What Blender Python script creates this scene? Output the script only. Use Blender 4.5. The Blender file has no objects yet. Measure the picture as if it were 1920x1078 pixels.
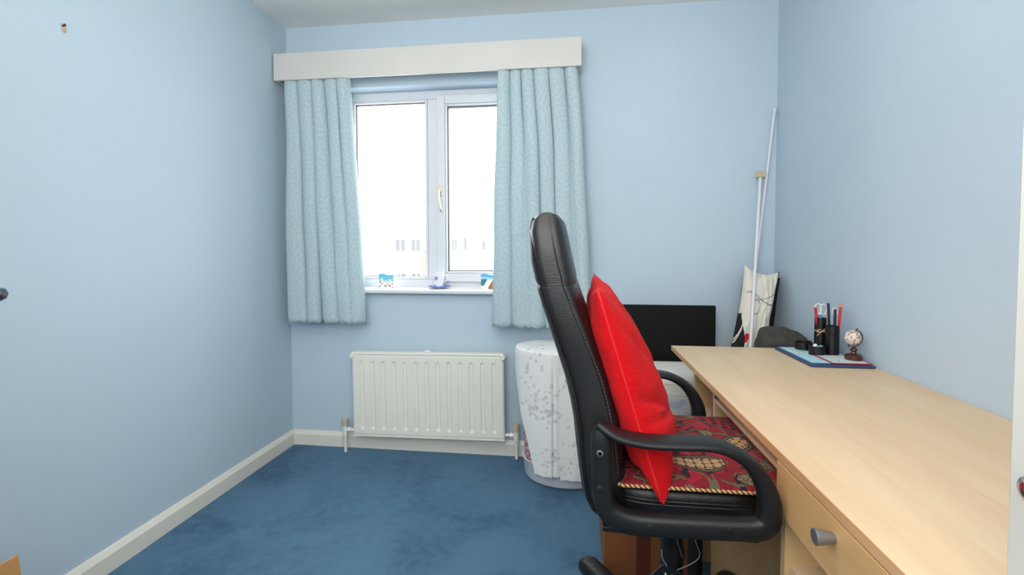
import bpy, bmesh, math, random
from mathutils import Vector, Matrix, noise
random.seed(7)
PI = math.pi
S = bpy.context.scene
col = S.collection

# ------------------------------------------------------------------ camera
cd = bpy.data.cameras.new('camera'); cam = bpy.data.objects.new('camera', cd); col.objects.link(cam)
yaw, pitch, roll = .127829, .0359367, -.00126184
F_ = Vector((-math.sin(yaw)*math.cos(pitch), math.cos(yaw)*math.cos(pitch), -math.sin(pitch)))
R0 = Vector((math.cos(yaw), math.sin(yaw), 0)); U0 = R0.cross(F_)
R_ = R0*math.cos(roll)+U0*math.sin(roll); U_ = -R0*math.sin(roll)+U0*math.cos(roll)
cam.matrix_world = Matrix(((R_.x,U_.x,-F_.x,0),(R_.y,U_.y,-F_.y,0),(R_.z,U_.z,-F_.z,1.12),(0,0,0,1)))
cd.sensor_fit = 'HORIZONTAL'; cd.sensor_width = 36; cd.lens = 893.957/1920*36
cd.shift_y = -38.35/1920; cd.clip_start = .02; cd.clip_end = 400
S.camera = cam

# ------------------------------------------------------------------ world, lights, exposure
w = bpy.data.worlds.new('overcast_sky'); S.world = w; w.use_nodes = True
bg = w.node_tree.nodes['Background']; bg.inputs[0].default_value = (.98,.99,1,1); bg.inputs[1].default_value = 7.5
def area(name, loc, rot, sx, sy, power, color=(1,1,1)):
    l = bpy.data.lights.new(name, 'AREA'); l.shape = 'RECTANGLE'; l.size = sx; l.size_y = sy
    l.energy = power; l.color = color
    o = bpy.data.objects.new(name, l); o.location = loc; o.rotation_euler = rot; col.objects.link(o); return o
area('ceiling_bounce_fill', (-.30,.95,2.34), (0,0,0), 1.2, 1.4, 6, (1,.97,.92))  # added soft fill for light bounced off the ceiling, no fitting here
area('bounced_flash', (-.30,.10,1.80), (math.radians(168),0,0), .5, .5, 15, (1,.98,.95))
area('camera_side_fill', (-.30,-.38,1.62), (math.radians(86),0,0), 2.0, 1.0, 33, (1,.97,.93))  # added frontal fill behind the camera, the wall there is closed
S.view_settings.view_transform = 'Standard'; S.view_settings.look = 'None'
S.view_settings.gamma = 1; S.view_settings.use_curve_mapping = False
S.view_settings.exposure = 0.17

# ------------------------------------------------------------------ helpers
def srgb(r, g, b):
    f = lambda c: (c/255)/12.92 if c/255 <= .04045 else ((c/255+.055)/1.055)**2.4
    return (f(r), f(g), f(b), 1)
def lerp(a, b, t): return a+(b-a)*t
def mat(name, c, rough=.6, metal=0, bump=0, bscale=200, var=0, vscale=6, stretch=None, spec=.5, coat=0, sheen=0, attr=False, trans=0):
    m = bpy.data.materials.new(name); m.use_nodes = True
    nt = m.node_tree; N = nt.nodes; L = nt.links; p = N['Principled BSDF']
    p.inputs['Base Color'].default_value = c
    p.inputs['Roughness'].default_value = rough; p.inputs['Metallic'].default_value = metal
    p.inputs['Specular IOR Level'].default_value = spec
    p.inputs['Coat Weight'].default_value = coat
    p.inputs['Sheen Weight'].default_value = sheen
    tc = N.new('ShaderNodeTexCoord'); mp = N.new('ShaderNodeMapping'); L.new(tc.outputs['Object'], mp.inputs[0])
    if stretch: mp.inputs['Scale'].default_value = stretch
    if attr:
        a = N.new('ShaderNodeAttribute'); a.attribute_name = 'Col'; L.new(a.outputs['Color'], p.inputs['Base Color'])
    else:
        n = N.new('ShaderNodeTexNoise'); n.inputs['Scale'].default_value = vscale; n.inputs['Detail'].default_value = 5
        L.new(mp.outputs[0], n.inputs['Vector'])
        r = N.new('ShaderNodeValToRGB'); r.color_ramp.elements[0].position = .3; r.color_ramp.elements[1].position = .7
        v = var if var else .02
        r.color_ramp.elements[0].color = tuple(x*(1-v) for x in c[:3])+(1,)
        r.color_ramp.elements[1].color = tuple(min(1,x*(1+v)) for x in c[:3])+(1,)
        L.new(n.outputs[0], r.inputs[0]); L.new(r.outputs[0], p.inputs['Base Color'])
    if bump:
        b = N.new('ShaderNodeBump'); n2 = N.new('ShaderNodeTexNoise'); n2.inputs['Scale'].default_value = bscale
        n2.inputs['Detail'].default_value = 4
        L.new(mp.outputs[0], n2.inputs['Vector']); L.new(n2.outputs[0], b.inputs['Height'])
        b.inputs['Strength'].default_value = bump; b.inputs['Distance'].default_value = .002
        L.new(b.outputs[0], p.inputs['Normal'])
    return m
def woodmat(name, c0, c1, axis='Y', rough=.42):
    m = bpy.data.materials.new(name); m.use_nodes = True
    nt = m.node_tree; N = nt.nodes; L = nt.links; p = N['Principled BSDF']
    p.inputs['Roughness'].default_value = rough; p.inputs['Specular IOR Level'].default_value = .4
    tc = N.new('ShaderNodeTexCoord'); mp = N.new('ShaderNodeMapping'); L.new(tc.outputs['Object'], mp.inputs[0])
    s = [9,9,9]; s['XYZ'.index(axis)] = 1.1; mp.inputs['Scale'].default_value = s
    n = N.new('ShaderNodeTexNoise'); n.inputs['Scale'].default_value = 2.2; n.inputs['Detail'].default_value = 8
    n.inputs['Roughness'].default_value = .62; n.inputs['Distortion'].default_value = .35
    L.new(mp.outputs[0], n.inputs['Vector'])
    mp2 = N.new('ShaderNodeMapping'); L.new(tc.outputs['Object'], mp2.inputs[0])
    s2 = [170,170,170]; s2['XYZ'.index(axis)] = 5; mp2.inputs['Scale'].default_value = s2
    n2 = N.new('ShaderNodeTexNoise'); n2.inputs['Scale'].default_value = 1; n2.inputs['Detail'].default_value = 3
    L.new(mp2.outputs[0], n2.inputs['Vector'])
    mx = N.new('ShaderNodeMath'); mx.operation = 'MULTIPLY_ADD'; L.new(n2.outputs[0], mx.inputs[0]); mx.inputs[1].default_value = .35
    L.new(n.outputs[0], mx.inputs[2])
    r = N.new('ShaderNodeValToRGB'); r.color_ramp.elements[0].position = .45; r.color_ramp.elements[1].position = .88
    r.color_ramp.elements[0].color = c0; r.color_ramp.elements[1].color = c1
    L.new(mx.outputs[0], r.inputs[0]); L.new(r.outputs[0], p.inputs['Base Color'])
    return m

class MB:
    def __init__(s): s.v = []; s.f = []; s.uv = None; s.c = None
    def box(s, x0,x1,y0,y1,z0,z1):
        b = len(s.v)
        s.v += [(x0,y0,z0),(x1,y0,z0),(x1,y1,z0),(x0,y1,z0),(x0,y0,z1),(x1,y0,z1),(x1,y1,z1),(x0,y1,z1)]
        s.f += [tuple(b+i for i in q) for q in ((0,3,2,1),(4,5,6,7),(0,1,5,4),(1,2,6,5),(2,3,7,6),(3,0,4,7))]
        return s
    def grid(s, fn, nu, nv, closeu=False, closev=False):
        b = len(s.v)
        for j in range(nv):
            for i in range(nu): s.v.append(tuple(fn(i/(nu if closeu else nu-1), j/(nv if closev else nv-1))))
        for j in range(nv if closev else nv-1):
            for i in range(nu if closeu else nu-1):
                s.f.append((b+j*nu+i, b+j*nu+(i+1)%nu, b+((j+1)%nv)*nu+(i+1)%nu, b+((j+1)%nv)*nu+i))
        return s
    def rings(s, rings, cap=True, loop=False):
        b = len(s.v); n = len(rings[0])
        for r in rings: s.v += [tuple(p) for p in r]
        m = len(rings)
        for j in range(m if loop else m-1):
            for i in range(n):
                s.f.append((b+j*n+i, b+j*n+(i+1)%n, b+((j+1)%m)*n+(i+1)%n, b+((j+1)%m)*n+i))
        if cap and not loop:
            s.f.append(tuple(b+i for i in reversed(range(n)))); s.f.append(tuple(b+(m-1)*n+i for i in range(n)))
        return s
    def tube(s, pts, r, n=10, loop=False, cap=True):
        pts = [Vector(p) for p in pts]; m = len(pts); R = []
        up = None
        for i, p in enumerate(pts):
            a = pts[(i-1) % m] if (loop or i > 0) else p; c = pts[(i+1) % m] if (loop or i < m-1) else p
            t = (c-a).normalized()
            if up is None: up = Vector((0,0,1)) if abs(t.z) < .9 else Vector((1,0,0))
            side = t.cross(up).normalized(); up = side.cross(t).normalized()
            rr = r[i] if isinstance(r, (list,tuple)) else r
            R.append([p+(side*math.cos(2*PI*k/n)+up*math.sin(2*PI*k/n))*rr for k in range(n)])
        return s.rings(R, cap, loop)
    def lathe(s, prof, c=(0,0,0), n=28, sx=1, sy=1, axis=None, cap=True):
        M = Matrix.Identity(3)
        if axis is not None: M = Vector((0,0,1)).rotation_difference(Vector(axis).normalized()).to_matrix()
        c = Vector(c)
        return s.rings([[c+M @ Vector((r*sx*math.cos(2*PI*k/n), r*sy*math.sin(2*PI*k/n), z)) for k in range(n)] for r, z in prof], cap)
    def prism(s, poly, h0, h1, plane='XZ'):
        b = len(s.v); n = len(poly)
        def P(a, c, h): return (a,h,c) if plane == 'XZ' else ((a,c,h) if plane == 'XY' else (h,a,c))
        s.v += [P(a,c,h0) for a,c in poly]+[P(a,c,h1) for a,c in poly]
        s.f += [tuple(b+i for i in range(n)), tuple(b+n+i for i in reversed(range(n)))]
        s.f += [(b+i, b+n+i, b+n+(i+1)%n, b+(i+1)%n) for i in range(n)]
        return s
    def build(s, name, m, parent=None, smooth=None, bevel=0, seg=2, subsurf=0, solid=0, xf=None, colors=None):
        me = bpy.data.meshes.new(name); me.from_pydata(s.v, [], s.f)
        bm = bmesh.new(); bm.from_mesh(me); bmesh.ops.recalc_face_normals(bm, faces=bm.faces); bm.to_mesh(me); bm.free()
        if m: me.materials.append(m)
        if s.uv:
            ul = me.uv_layers.new(name='UVMap')
            for l in me.loops: ul.data[l.index].uv = s.uv[l.vertex_index]
        cc = colors or s.c
        if cc:
            a = me.color_attributes.new('Col', 'FLOAT_COLOR', 'POINT')
            for i, c in enumerate(cc): a.data[i].color = (c[0],c[1],c[2],1)
        o = bpy.data.objects.new(name, me); col.objects.link(o)
        if xf: me.transform(xf)
        if parent: o.parent = parent
        if smooth:
            me.polygons.foreach_set('use_smooth', [True]*len(me.polygons))
            me.set_sharp_from_angle(angle=math.radians(smooth))
        if solid:
            q = o.modifiers.new('solid','SOLIDIFY'); q.thickness = solid; q.offset = 0
        if bevel:
            q = o.modifiers.new('bevel','BEVEL'); q.width = bevel; q.segments = seg; q.limit_method = 'ANGLE'; q.angle_limit = math.radians(35)
            if not smooth:
                me.polygons.foreach_set('use_smooth', [True]*len(me.polygons)); me.set_sharp_from_angle(angle=math.radians(60))
                q.harden_normals = True
        if subsurf:
            q = o.modifiers.new('sub','SUBSURF'); q.levels = subsurf; q.render_levels = subsurf
        return o
def thing(name, label, cat, group=None, loc=(0,0,0)):
    o = bpy.data.objects.new(name, None); col.objects.link(o); o.empty_display_size = .05
    o.location = (0,0,0); o['label'] = label; o['category'] = cat
    if group: o['group'] = group
    return o
def tag(o, label, cat, group=None):
    o['label'] = label; o['category'] = cat
    if group: o['group'] = group
    return o
def struct(o): o['kind'] = 'structure'; return o
def catmull(P, n=6, closed=False):
    P = [Vector(p) for p in P]; out = []; m = len(P)
    for i in range(m if closed else m-1):
        if closed: a,b,c,d = P[(i-1)%m],P[i],P[(i+1)%m],P[(i+2)%m]
        else: a,b,c,d = P[max(i-1,0)],P[i],P[i+1],P[min(i+2,m-1)]
        for k in range(n):
            t = k/n; out.append(.5*((2*b)+(c-a)*t+(2*a-5*b+4*c-d)*t*t+(3*b-a-3*c+d)*t**3))
    if not closed: out.append(P[-1])
    return out

# ------------------------------------------------------------------ dimensions
XL, D, XR, ZC, YF = -1.61, 2.548, 1.003, 2.367, -.45

# ------------------------------------------------------------------ materials
WALL = mat('blue_wall_paint', srgb(190,208,222), .75, bump=.22, bscale=260, var=.012, vscale=3)
CEIL = mat('ceiling_paint', srgb(238,238,234), .9, bump=.3, bscale=90)
WHITE = mat('white_gloss_paint', srgb(232,228,216), .35, bump=.05, bscale=60)
PELW = mat('pelmet_white', srgb(212,209,203), .45)
UPVC = mat('white_upvc', srgb(222,224,228), .28)
RADW = mat('radiator_enamel', srgb(236,233,222), .35)
GASKET = mat('black_gasket', srgb(70,66,62), .6)
CHROME = mat('brushed_chrome', srgb(190,195,200), .22, metal=1)
BRASSY = mat('satin_nickel', srgb(205,198,175), .3, metal=.9)
BLACKP = mat('black_plastic', srgb(22,23,25), .40, bump=.12, bscale=900, spec=.35)
BLEATH = mat('black_leather', srgb(20,20,22), .36, bump=.35, bscale=420)
BSHELL = mat('black_shell_fabric', srgb(20,21,24), .6)
BLACK = mat('black_card', srgb(8,8,9), .6, spec=.25)
RED = mat('red_wool', srgb(206,4,16), .9, bump=.9, bscale=330, var=.12, vscale=40, sheen=.03, spec=.2, stretch=(1,1,5))
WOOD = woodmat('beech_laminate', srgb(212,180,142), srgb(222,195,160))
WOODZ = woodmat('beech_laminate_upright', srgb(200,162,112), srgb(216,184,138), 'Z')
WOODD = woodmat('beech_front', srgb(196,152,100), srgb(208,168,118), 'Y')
CARDB = mat('corrugated_card', srgb(190,140,86), .85, bump=.3, bscale=60, var=.05)
CARDD = mat('brown_card', srgb(132,78,40), .85, bump=.3, bscale=60, var=.08)
NAVY = mat('navy_board', srgb(40,66,108), .4)
PAINTED = mat('printed_surface', (1,1,1,1), .55, attr=True)
PAINTCLOTH = mat('printed_cloth', (1,1,1,1), .9, attr=True, bump=.4, bscale=400)
GREYCLOTH = mat('charcoal_cloth', srgb(66,62,58), .85, bump=.5, bscale=300, var=.12, vscale=30)
WPLAST = mat('white_plastic', srgb(228,228,232), .35)
CREAMP = mat('cream_plastic', srgb(206,194,160), .5)
MAROON = mat('polished_mahogany', srgb(72,24,20), .22, coat=.4)
GREYM = mat('grey_metal', srgb(140,141,145), .35, metal=.7)
ROPE = mat('pale_rope', srgb(214,182,128), .8)

# ------------------------------------------------------------------ room shell
def carpet_mat():
    m = bpy.data.materials.new('blue_carpet'); m.use_nodes = True; nt = m.node_tree; N = nt.nodes; L = nt.links
    p = N['Principled BSDF']; p.inputs['Roughness'].default_value = .95; p.inputs['Sheen Weight'].default_value = .25
    p.inputs['Sheen Tint'].default_value = (.5,.7,1,1); p.inputs['Specular IOR Level'].default_value = .1
    tc = N.new('ShaderNodeTexCoord')
    n1 = N.new('ShaderNodeTexNoise'); n1.inputs['Scale'].default_value = 2.4; n1.inputs['Detail'].default_value = 5; n1.inputs['Distortion'].default_value = .6
    n2 = N.new('ShaderNodeTexNoise'); n2.inputs['Scale'].default_value = 330; n2.inputs['Detail'].default_value = 2
    n3 = N.new('ShaderNodeTexNoise'); n3.inputs['Scale'].default_value = 26; n3.inputs['Detail'].default_value = 4
    for n in (n1,n2,n3): L.new(tc.outputs['Object'], n.inputs['Vector'])
    a = N.new('ShaderNodeMath'); a.operation = 'MULTIPLY_ADD'; L.new(n2.outputs[0], a.inputs[0]); a.inputs[1].default_value = .55; L.new(n1.outputs[0], a.inputs[2])
    b = N.new('ShaderNodeMath'); b.operation = 'MULTIPLY_ADD'; L.new(n3.outputs[0], b.inputs[0]); b.inputs[1].default_value = .35; L.new(a.outputs[0], b.inputs[2])
    r = N.new('ShaderNodeValToRGB'); r.color_ramp.elements[0].position = .7; r.color_ramp.elements[1].position = 1.2
    r.color_ramp.elements[0].position = .68; r.color_ramp.elements[1].position = 1.0
    r.color_ramp.elements[0].color = srgb(42,76,104); r.color_ramp.elements[1].color = srgb(78,113,138)
    L.new(b.outputs[0], r.inputs[0]); L.new(r.outputs[0], p.inputs['Base Color'])
    bp = N.new('ShaderNodeBump'); bp.inputs['Strength'].default_value = .7; bp.inputs['Distance'].default_value = .004
    L.new(n2.outputs[0], bp.inputs['Height']); L.new(bp.outputs[0], p.inputs['Normal'])
    return m
struct(MB().box(XL-.1,XR+.1,YF-.1,D+.1,-.1,0).build('floor', carpet_mat()))
struct(MB().box(XL-.1,XR+.1,YF-.1,D+.1,ZC,ZC+.1).build('ceiling', CEIL))
struct(MB().box(XL-.12,XL,YF-.1,D+.25,0,ZC).build('wall_left', WALL))
struct(MB().box(XR,XR+.12,YF-.1,D+.25,0,ZC).build('wall_right', WALL))
struct(MB().box(XL,XR,YF-.1,YF,0,ZC).build('wall_front', WALL))
WX0, WX1, WZ0, WZ1 = -1.315, -.17, .88, 2.02
m = MB(); m.box(XL,WX0,D,D+.25,0,ZC).box(WX1,XR,D,D+.25,0,ZC).box(WX0,WX1,D,D+.25,0,WZ0).box(WX0,WX1,D,D+.25,WZ1,ZC)
struct(m.build('wall_back', WALL))
def skirt(name, a, b, nrm):
    # profile: 83 mm tall with a chamfered top edge
    prof = [(0,0),(.016,0),(.016,.062),(.013,.068),(.006,.083),(0,.083)]
    a = Vector(a); b = Vector(b); n = Vector(nrm)
    m = MB(); m.rings([[p+n*d+Vector((0,0,z)) for d, z in prof] for p in (a,b)])
    return struct(m.build(name, WHITE, smooth=25))
skirt('baseboard_left', (XL,YF,0), (XL,D,0), (1,0,0))
skirt('baseboard_back', (XL+.016,D,0), (XR,D,0), (0,-1,0))
skirt('baseboard_right', (XR,YF,0), (XR,D-.016,0), (-1,0,0))

# ------------------------------------------------------------------ window
def glass():
    m = bpy.data.materials.new('window_glass'); m.use_nodes = True; N = m.node_tree.nodes; L = m.node_tree.links
    out = N['Material Output']; N.remove(N['Principled BSDF'])
    t = N.new('ShaderNodeBsdfTransparent'); g = N.new('ShaderNodeBsdfGlossy'); g.inputs['Roughness'].default_value = .02
    x = N.new('ShaderNodeMixShader'); x.inputs[0].default_value = .05
    L.new(t.outputs[0], x.inputs[1]); L.new(g.outputs[0], x.inputs[2]); L.new(x.outputs[0], out.inputs[0]); return m
GLASS = glass()
def frame_mb(x0,x1,z0,z1,w,y0,y1,m=None,wt=None):
    m = m or MB(); wt = wt or w
    m.box(x0,x0+w,y0,y1,z0,z1).box(x1-w,x1,y0,y1,z0,z1).box(x0+w,x1-w,y0,y1,z0,z0+w).box(x0+w,x1-w,y0,y1,z1-wt,z1); return m
win = bpy.data.objects.new('window_1', None); col.objects.link(win); struct(win)
y0 = 2.645
m = frame_mb(WX0,WX1,.905,2.02,.048,y0,y0+.07); m.box(-.822,-.735,y0,y0+.07,.953,1.972)
m.build('window_frame', UPVC, win, bevel=.004)
m = frame_mb(-1.267,-.822,.953,1.972,.014,y0-.004,y0+.03); m.build('glazing_bead', UPVC, win, bevel=.004)
m = frame_mb(-1.253,-.836,.967,1.958,.003,y0+.012,y0+.032); m.build('gasket', GASKET, win)
sash = frame_mb(-.765,-.205,.940,1.985,.048,y0-.022,y0+.03).build('opening_sash', UPVC, win, bevel=.005)
frame_mb(-.717,-.253,.988,1.937,.012,y0-.016,y0+.02).build('glazing_bead', UPVC, sash, bevel=.004)
frame_mb(-.705,-.265,1.0,1.925,.005,y0-.004,y0+.024).build('gasket', GASKET, sash)
MB().box(-1.252,-.837,y0+.018,y0+.022,.968,1.957).build('pane', GLASS, win)
MB().box(-.704,-.266,y0+.012,y0+.016,1.001,1.924).build('pane', GLASS, sash)
# handle
hb = MB(); yh = y0-.022
hb.box(-.753,-.733,yh-.008,yh,1.425,1.478)
h = hb.build('window_handle', BRASSY, win, bevel=.003)
MB().tube([(-.743,yh-.006,1.452),(-.743,yh-.03,1.450)], .008).build('spindle', BRASSY, h, smooth=40)
MB().tube(catmull([(-.750,yh-.03,1.464),(-.745,yh-.034,1.45),(-.742,yh-.036,1.41),(-.735,yh-.033,1.36),(-.731,yh-.03,1.335)],5), [.007,.008,.009,.009,.009,.0085,.008,.007,.0065,.006,.006,.006,.006,.0065,.007,.0075,.008,.008,.008,.007,.006]).build('lever', BRASSY, h, smooth=50)
# sill board, rounded nose
pr = [(2.645,.880),(2.508,.880),(2.500,.884),(2.497,.893),(2.500,.901),(2.508,.905),(2.645,.905)]
m = MB(); m.prism(pr, WX0-.03, WX1+.03, 'YZ')
b = m.build('window_sill', UPVC, win, smooth=40)
m = MB(); m.prism([(2.5469,.86),(2.512,.875),(2.512,.880),(2.5469,.880)], WX0-.02, WX1+.02, 'YZ')

# ------------------------------------------------------------------ houses across the street
HW = mat('cream_render', srgb(225,222,214), .9); HB = mat('pale_red_brick', srgb(150,108,104), .9, var=.08, vscale=4)
HR = mat('slate_roof', srgb(150,150,152), .8); HG = mat('dark_glazing', srgb(84,86,90), .3); HP = mat('terracotta_pot', srgb(205,110,90), .8)
struct(MB().box(-80,60,2.9,110,-2.85,-2.75).build('ground', mat('pale_road', srgb(178,178,174), .9, var=.05)))
def house(x0, x1, label, wins, pots, brick=None):
    t = thing('house', label, 'house')
    Y = 42.0
    MB().box(x0,x1,Y,Y+8,-2.75,3.0).build('wall', HW, t)
    MB().prism([(Y-.4,2.95),(Y+4,3.75),(Y+8.4,2.95)], x0-.2, x1+.2, 'YZ').build('roof', HR, t)
    MB().box(x0-.2,x1+.2,Y-.5,Y-.38,2.86,2.98).build('gutter', HR, t)
    if brick:
        MB().box(brick[0],brick[1],Y-.12,Y,-2.75,1.2).build('brick_panel', HB, t)
    for (a,b_,c,d) in wins:
        fr = frame_mb(a,b_,c,d,.09,Y-.10,Y+.02); fr.box((a+b_)/2-.04,(a+b_)/2+.04,Y-.10,Y+.02,c,d)
        f = fr.build('window', UPVC, t); MB().box(a+.05,b_-.05,Y-.05,Y-.02,c+.05,d-.05).build('pane', HG, f)
    for p in pots:
        c = MB().box(p-.5,p+.5,Y+3.4,Y+4.1,3.3,3.9).build('chimney', HW, t)
        for k in (-.25,.25): MB().lathe([(.14,3.88),(.11,4.2)], (p+k,Y+3.75,0), 12).build('chimney_pot', HP, c)
    return t
house(-26,-13.0, 'pale rendered house seen far off through the left window pane', [(-16.2,-15.1,.95,2.15),(-14.7,-13.7,.95,2.15),(-16.2,-15.1,-1.9,-.9),(-14.7,-13.7,-1.9,-.9),(-20.5,-19.2,.9,2.1)], [-17.4], (-13.6,-12.95))
house(-12.6,-2.5, 'pale rendered house seen far off through the right window pane', [(-10.9,-10.3,1.0,2.2),(-9.8,-9.1,1.0,2.3),(-8.5,-7.7,1.0,2.0),(-10.6,-9.4,-1.9,-.8)], [-7.4])

# ------------------------------------------------------------------ pelmet, rail, curtains
pel = thing('pelmet', 'long white box pelmet above the window', 'pelmet')
MB().box(-1.600,.037,2.412,2.430,2.030,2.172).build('front_board', PELW, pel, bevel=.0015)
MB().box(-1.600,-1.584,2.430,2.547,2.030,2.172).build('end_panel', PELW, pel, bevel=.0015)
MB().box(.021,.037,2.430,2.547,2.030,2.172).build('end_panel', PELW, pel, bevel=.0015)
MB().box(-1.584,.021,2.430,2.547,2.158,2.172).build('top_board', PELW, pel)
rail = thing('curtain_rail', 'white curtain rail tucked behind the pelmet board', 'curtain rail')
MB().box(-1.58,.018,2.472,2.480,2.075,2.095).build('track', WPLAST, rail)
for x in (-1.4,-.75,-.1): MB().box(x-.012,x+.012,2.480,2.5475,2.078,2.092).build('bracket', WPLAST, rail)

def curtain_mat():
    m = bpy.data.materials.new('jacquard_curtain'); m.use_nodes = True; nt = m.node_tree; N = nt.nodes; L = nt.links
    p = N['Principled BSDF']; p.inputs['Specular IOR Level'].default_value = .3
    tc = N.new('ShaderNodeTexCoord')
    def ringset(scale, off, freq, seed):
        mp = N.new('ShaderNodeMapping'); L.new(tc.outputs['UV'], mp.inputs[0]); mp.inputs['Location'].default_value = off
        v = N.new('ShaderNodeTexVoronoi'); v.voronoi_dimensions = '2D'; v.inputs['Scale'].default_value = scale
        v.inputs['Randomness'].default_value = .75
        L.new(mp.outputs[0], v.inputs['Vector'])
        s = N.new('ShaderNodeMath'); s.operation = 'MULTIPLY'; L.new(v.outputs['Distance'], s.inputs[0]); s.inputs[1].default_value = freq
        c = N.new('ShaderNodeMath'); c.operation = 'SINE'; L.new(s.outputs[0], c.inputs[0])
        g = N.new('ShaderNodeMapRange'); L.new(c.outputs[0], g.inputs[0]); g.inputs[1].default_value = .86; g.inputs[2].default_value = .99
        return g
    a = ringset(12,(0,0,0),34,0); b = ringset(17,(.37,.71,0),24,1)
    mx = N.new('ShaderNodeMath'); mx.operation = 'MAXIMUM'; L.new(a.outputs[0], mx.inputs[0]); L.new(b.outputs[0], mx.inputs[1])
    mix = N.new('ShaderNodeMix'); mix.data_type = 'RGBA'; L.new(mx.outputs[0], mix.inputs[0])
    mix.inputs[6].default_value = srgb(187,208,214); mix.inputs[7].default_value = srgb(205,221,225)
    L.new(mix.outputs[2], p.inputs['Base Color'])
    rr = N.new('ShaderNodeMapRange'); L.new(mx.outputs[0], rr.inputs[0]); rr.inputs[3].default_value = .75; rr.inputs[4].default_value = .5
    L.new(rr.outputs[0], p.inputs['Roughness'])
    # fine weave
    n2 = N.new('ShaderNodeTexNoise'); n2.inputs['Scale'].default_value = 500; L.new(tc.outputs['Object'], n2.inputs['Vector'])
    bp = N.new('ShaderNodeBump'); bp.inputs['Strength'].default_value = .06; bp.inputs['Distance'].default_value = .001
    L.new(n2.outputs[0], bp.inputs['Height']); L.new(bp.outputs[0], p.inputs['Normal'])
    tr = N.new('ShaderNodeBsdfTranslucent'); tr.inputs['Color'].default_value = srgb(170,200,212)
    xs = N.new('ShaderNodeMixShader'); xs.inputs[0].default_value = .15
    L.new(p.outputs[0], xs.inputs[1]); L.new(tr.outputs[0], xs.inputs[2]); L.new(xs.outputs[0], N['Material Output'].inputs[0])
    return m
CURT = curtain_mat()
def curtain(name, label, top, bot, strength0, strength, ztop, zbot, yc, A, seed, lean=0):
    """top/bot: x of the valleys at head and hem; strength: valley depth at hem (head is always 1)"""
    nseg = len(top)-1; per = 22; nu = nseg*per+1; nv = 60
    m = MB(); uv = []; P = []
    for j in range(nv):
        t = j/(nv-1); z = lerp(ztop, zbot, t); s_ = 0; prev = None
        tt = t**.85; ts = t**.45
        for i in range(nu):
            k = min(i//per, nseg-1); f = (i-k*per)/per
            xa = lerp(top[k],bot[k],tt); xb = lerp(top[k+1],bot[k+1],tt)
            sa = lerp(strength0[k],strength[k],ts); sb = lerp(strength0[k+1],strength[k+1],ts)
            # broad rounded fronts, narrow valleys
            sh = abs(math.sin(PI*f))**(.55+.55*((k*7+int(seed*3)) % 3)/2)
            va = -1+2*sh
            dep = 1-(1-va)/2*2*(sa*(1-f)+sb*f)
            x = lerp(xa,xb,f) - (.50-.10*t)*(xb-xa)*math.sin(2*PI*f)*.5*(sa*(1-f)+sb*f)
            y = yc-A*dep*min(1,.72+3*t)+.011*(f-.5)*(1 if (k+int(seed)) % 2 else -1)
            x += .010*math.sin(k*2.1+z*3.2+seed)*t*math.sin(PI*f)
            y += .009*noise.noise(Vector((x*9+seed, z*1.3, seed)))+.004*noise.noise(Vector((x*24+seed, z*3, seed)))
            x += .006*noise.noise(Vector((x*4+seed*3, z*2.7, 4)))
            # gathered heading
            if t < .10: y += .004*math.sin(i*1.9)*(1-t/.10)
            zz = z + (.004*math.sin(i*.55+seed) if j == nv-1 else 0)
            if prev: s_ += math.hypot(x-prev[0], y-prev[1])
            prev = (x,y); P.append((x,y,zz)); uv.append((s_*.62+seed*.37, zz*.62))
    m.v = P; m.uv = uv
    for j in range(nv-1):
        for i in range(nu-1): m.f.append((j*nu+i,j*nu+i+1,(j+1)*nu+i+1,(j+1)*nu+i))
    t_ = thing(name, label, 'curtain')
    b = m.build('drape', CURT, t_, smooth=180, solid=.0022)
    # stitched hem line
    h = MB(); pts = []
    for i in range(0,nu,2):
        q = P[(nv-4)*nu+i]; pts.append((q[0], q[1]-.0018, q[2]))
    h.tube(pts, .0009, 5); h.build('hem_stitching', CURT, b)
    return t_
def pxX(l): return [(x-1080.0)/890*2.47 for x in l]
curtain('curtain', 'pale blue ring-patterned curtain hanging at the left side of the window',
        [-1.547,-1.484,-1.402,-1.333,-1.262,-1.197], [-1.553,-1.446,-1.368,-1.262,-1.185,-1.114], [1,.8,1,.7,.9,.6], [1,1,.9,.25,.15,.5], 2.092, .724, 2.456, .037, 1.3)
curtain('curtain', 'pale blue ring-patterned curtain at the right side of the window, partly behind the chair',
        [-.380,-.326,-.272,-.205,-.13,-.05,.012], [-.420,-.318,-.225,-.14,-.065,.02,.100], [.6,.9,.6,1,.8,.5,1], [.7,1,.2,.45,.3,.2,.8], 2.092, .722, 2.456, .037, 5.1)

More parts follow.
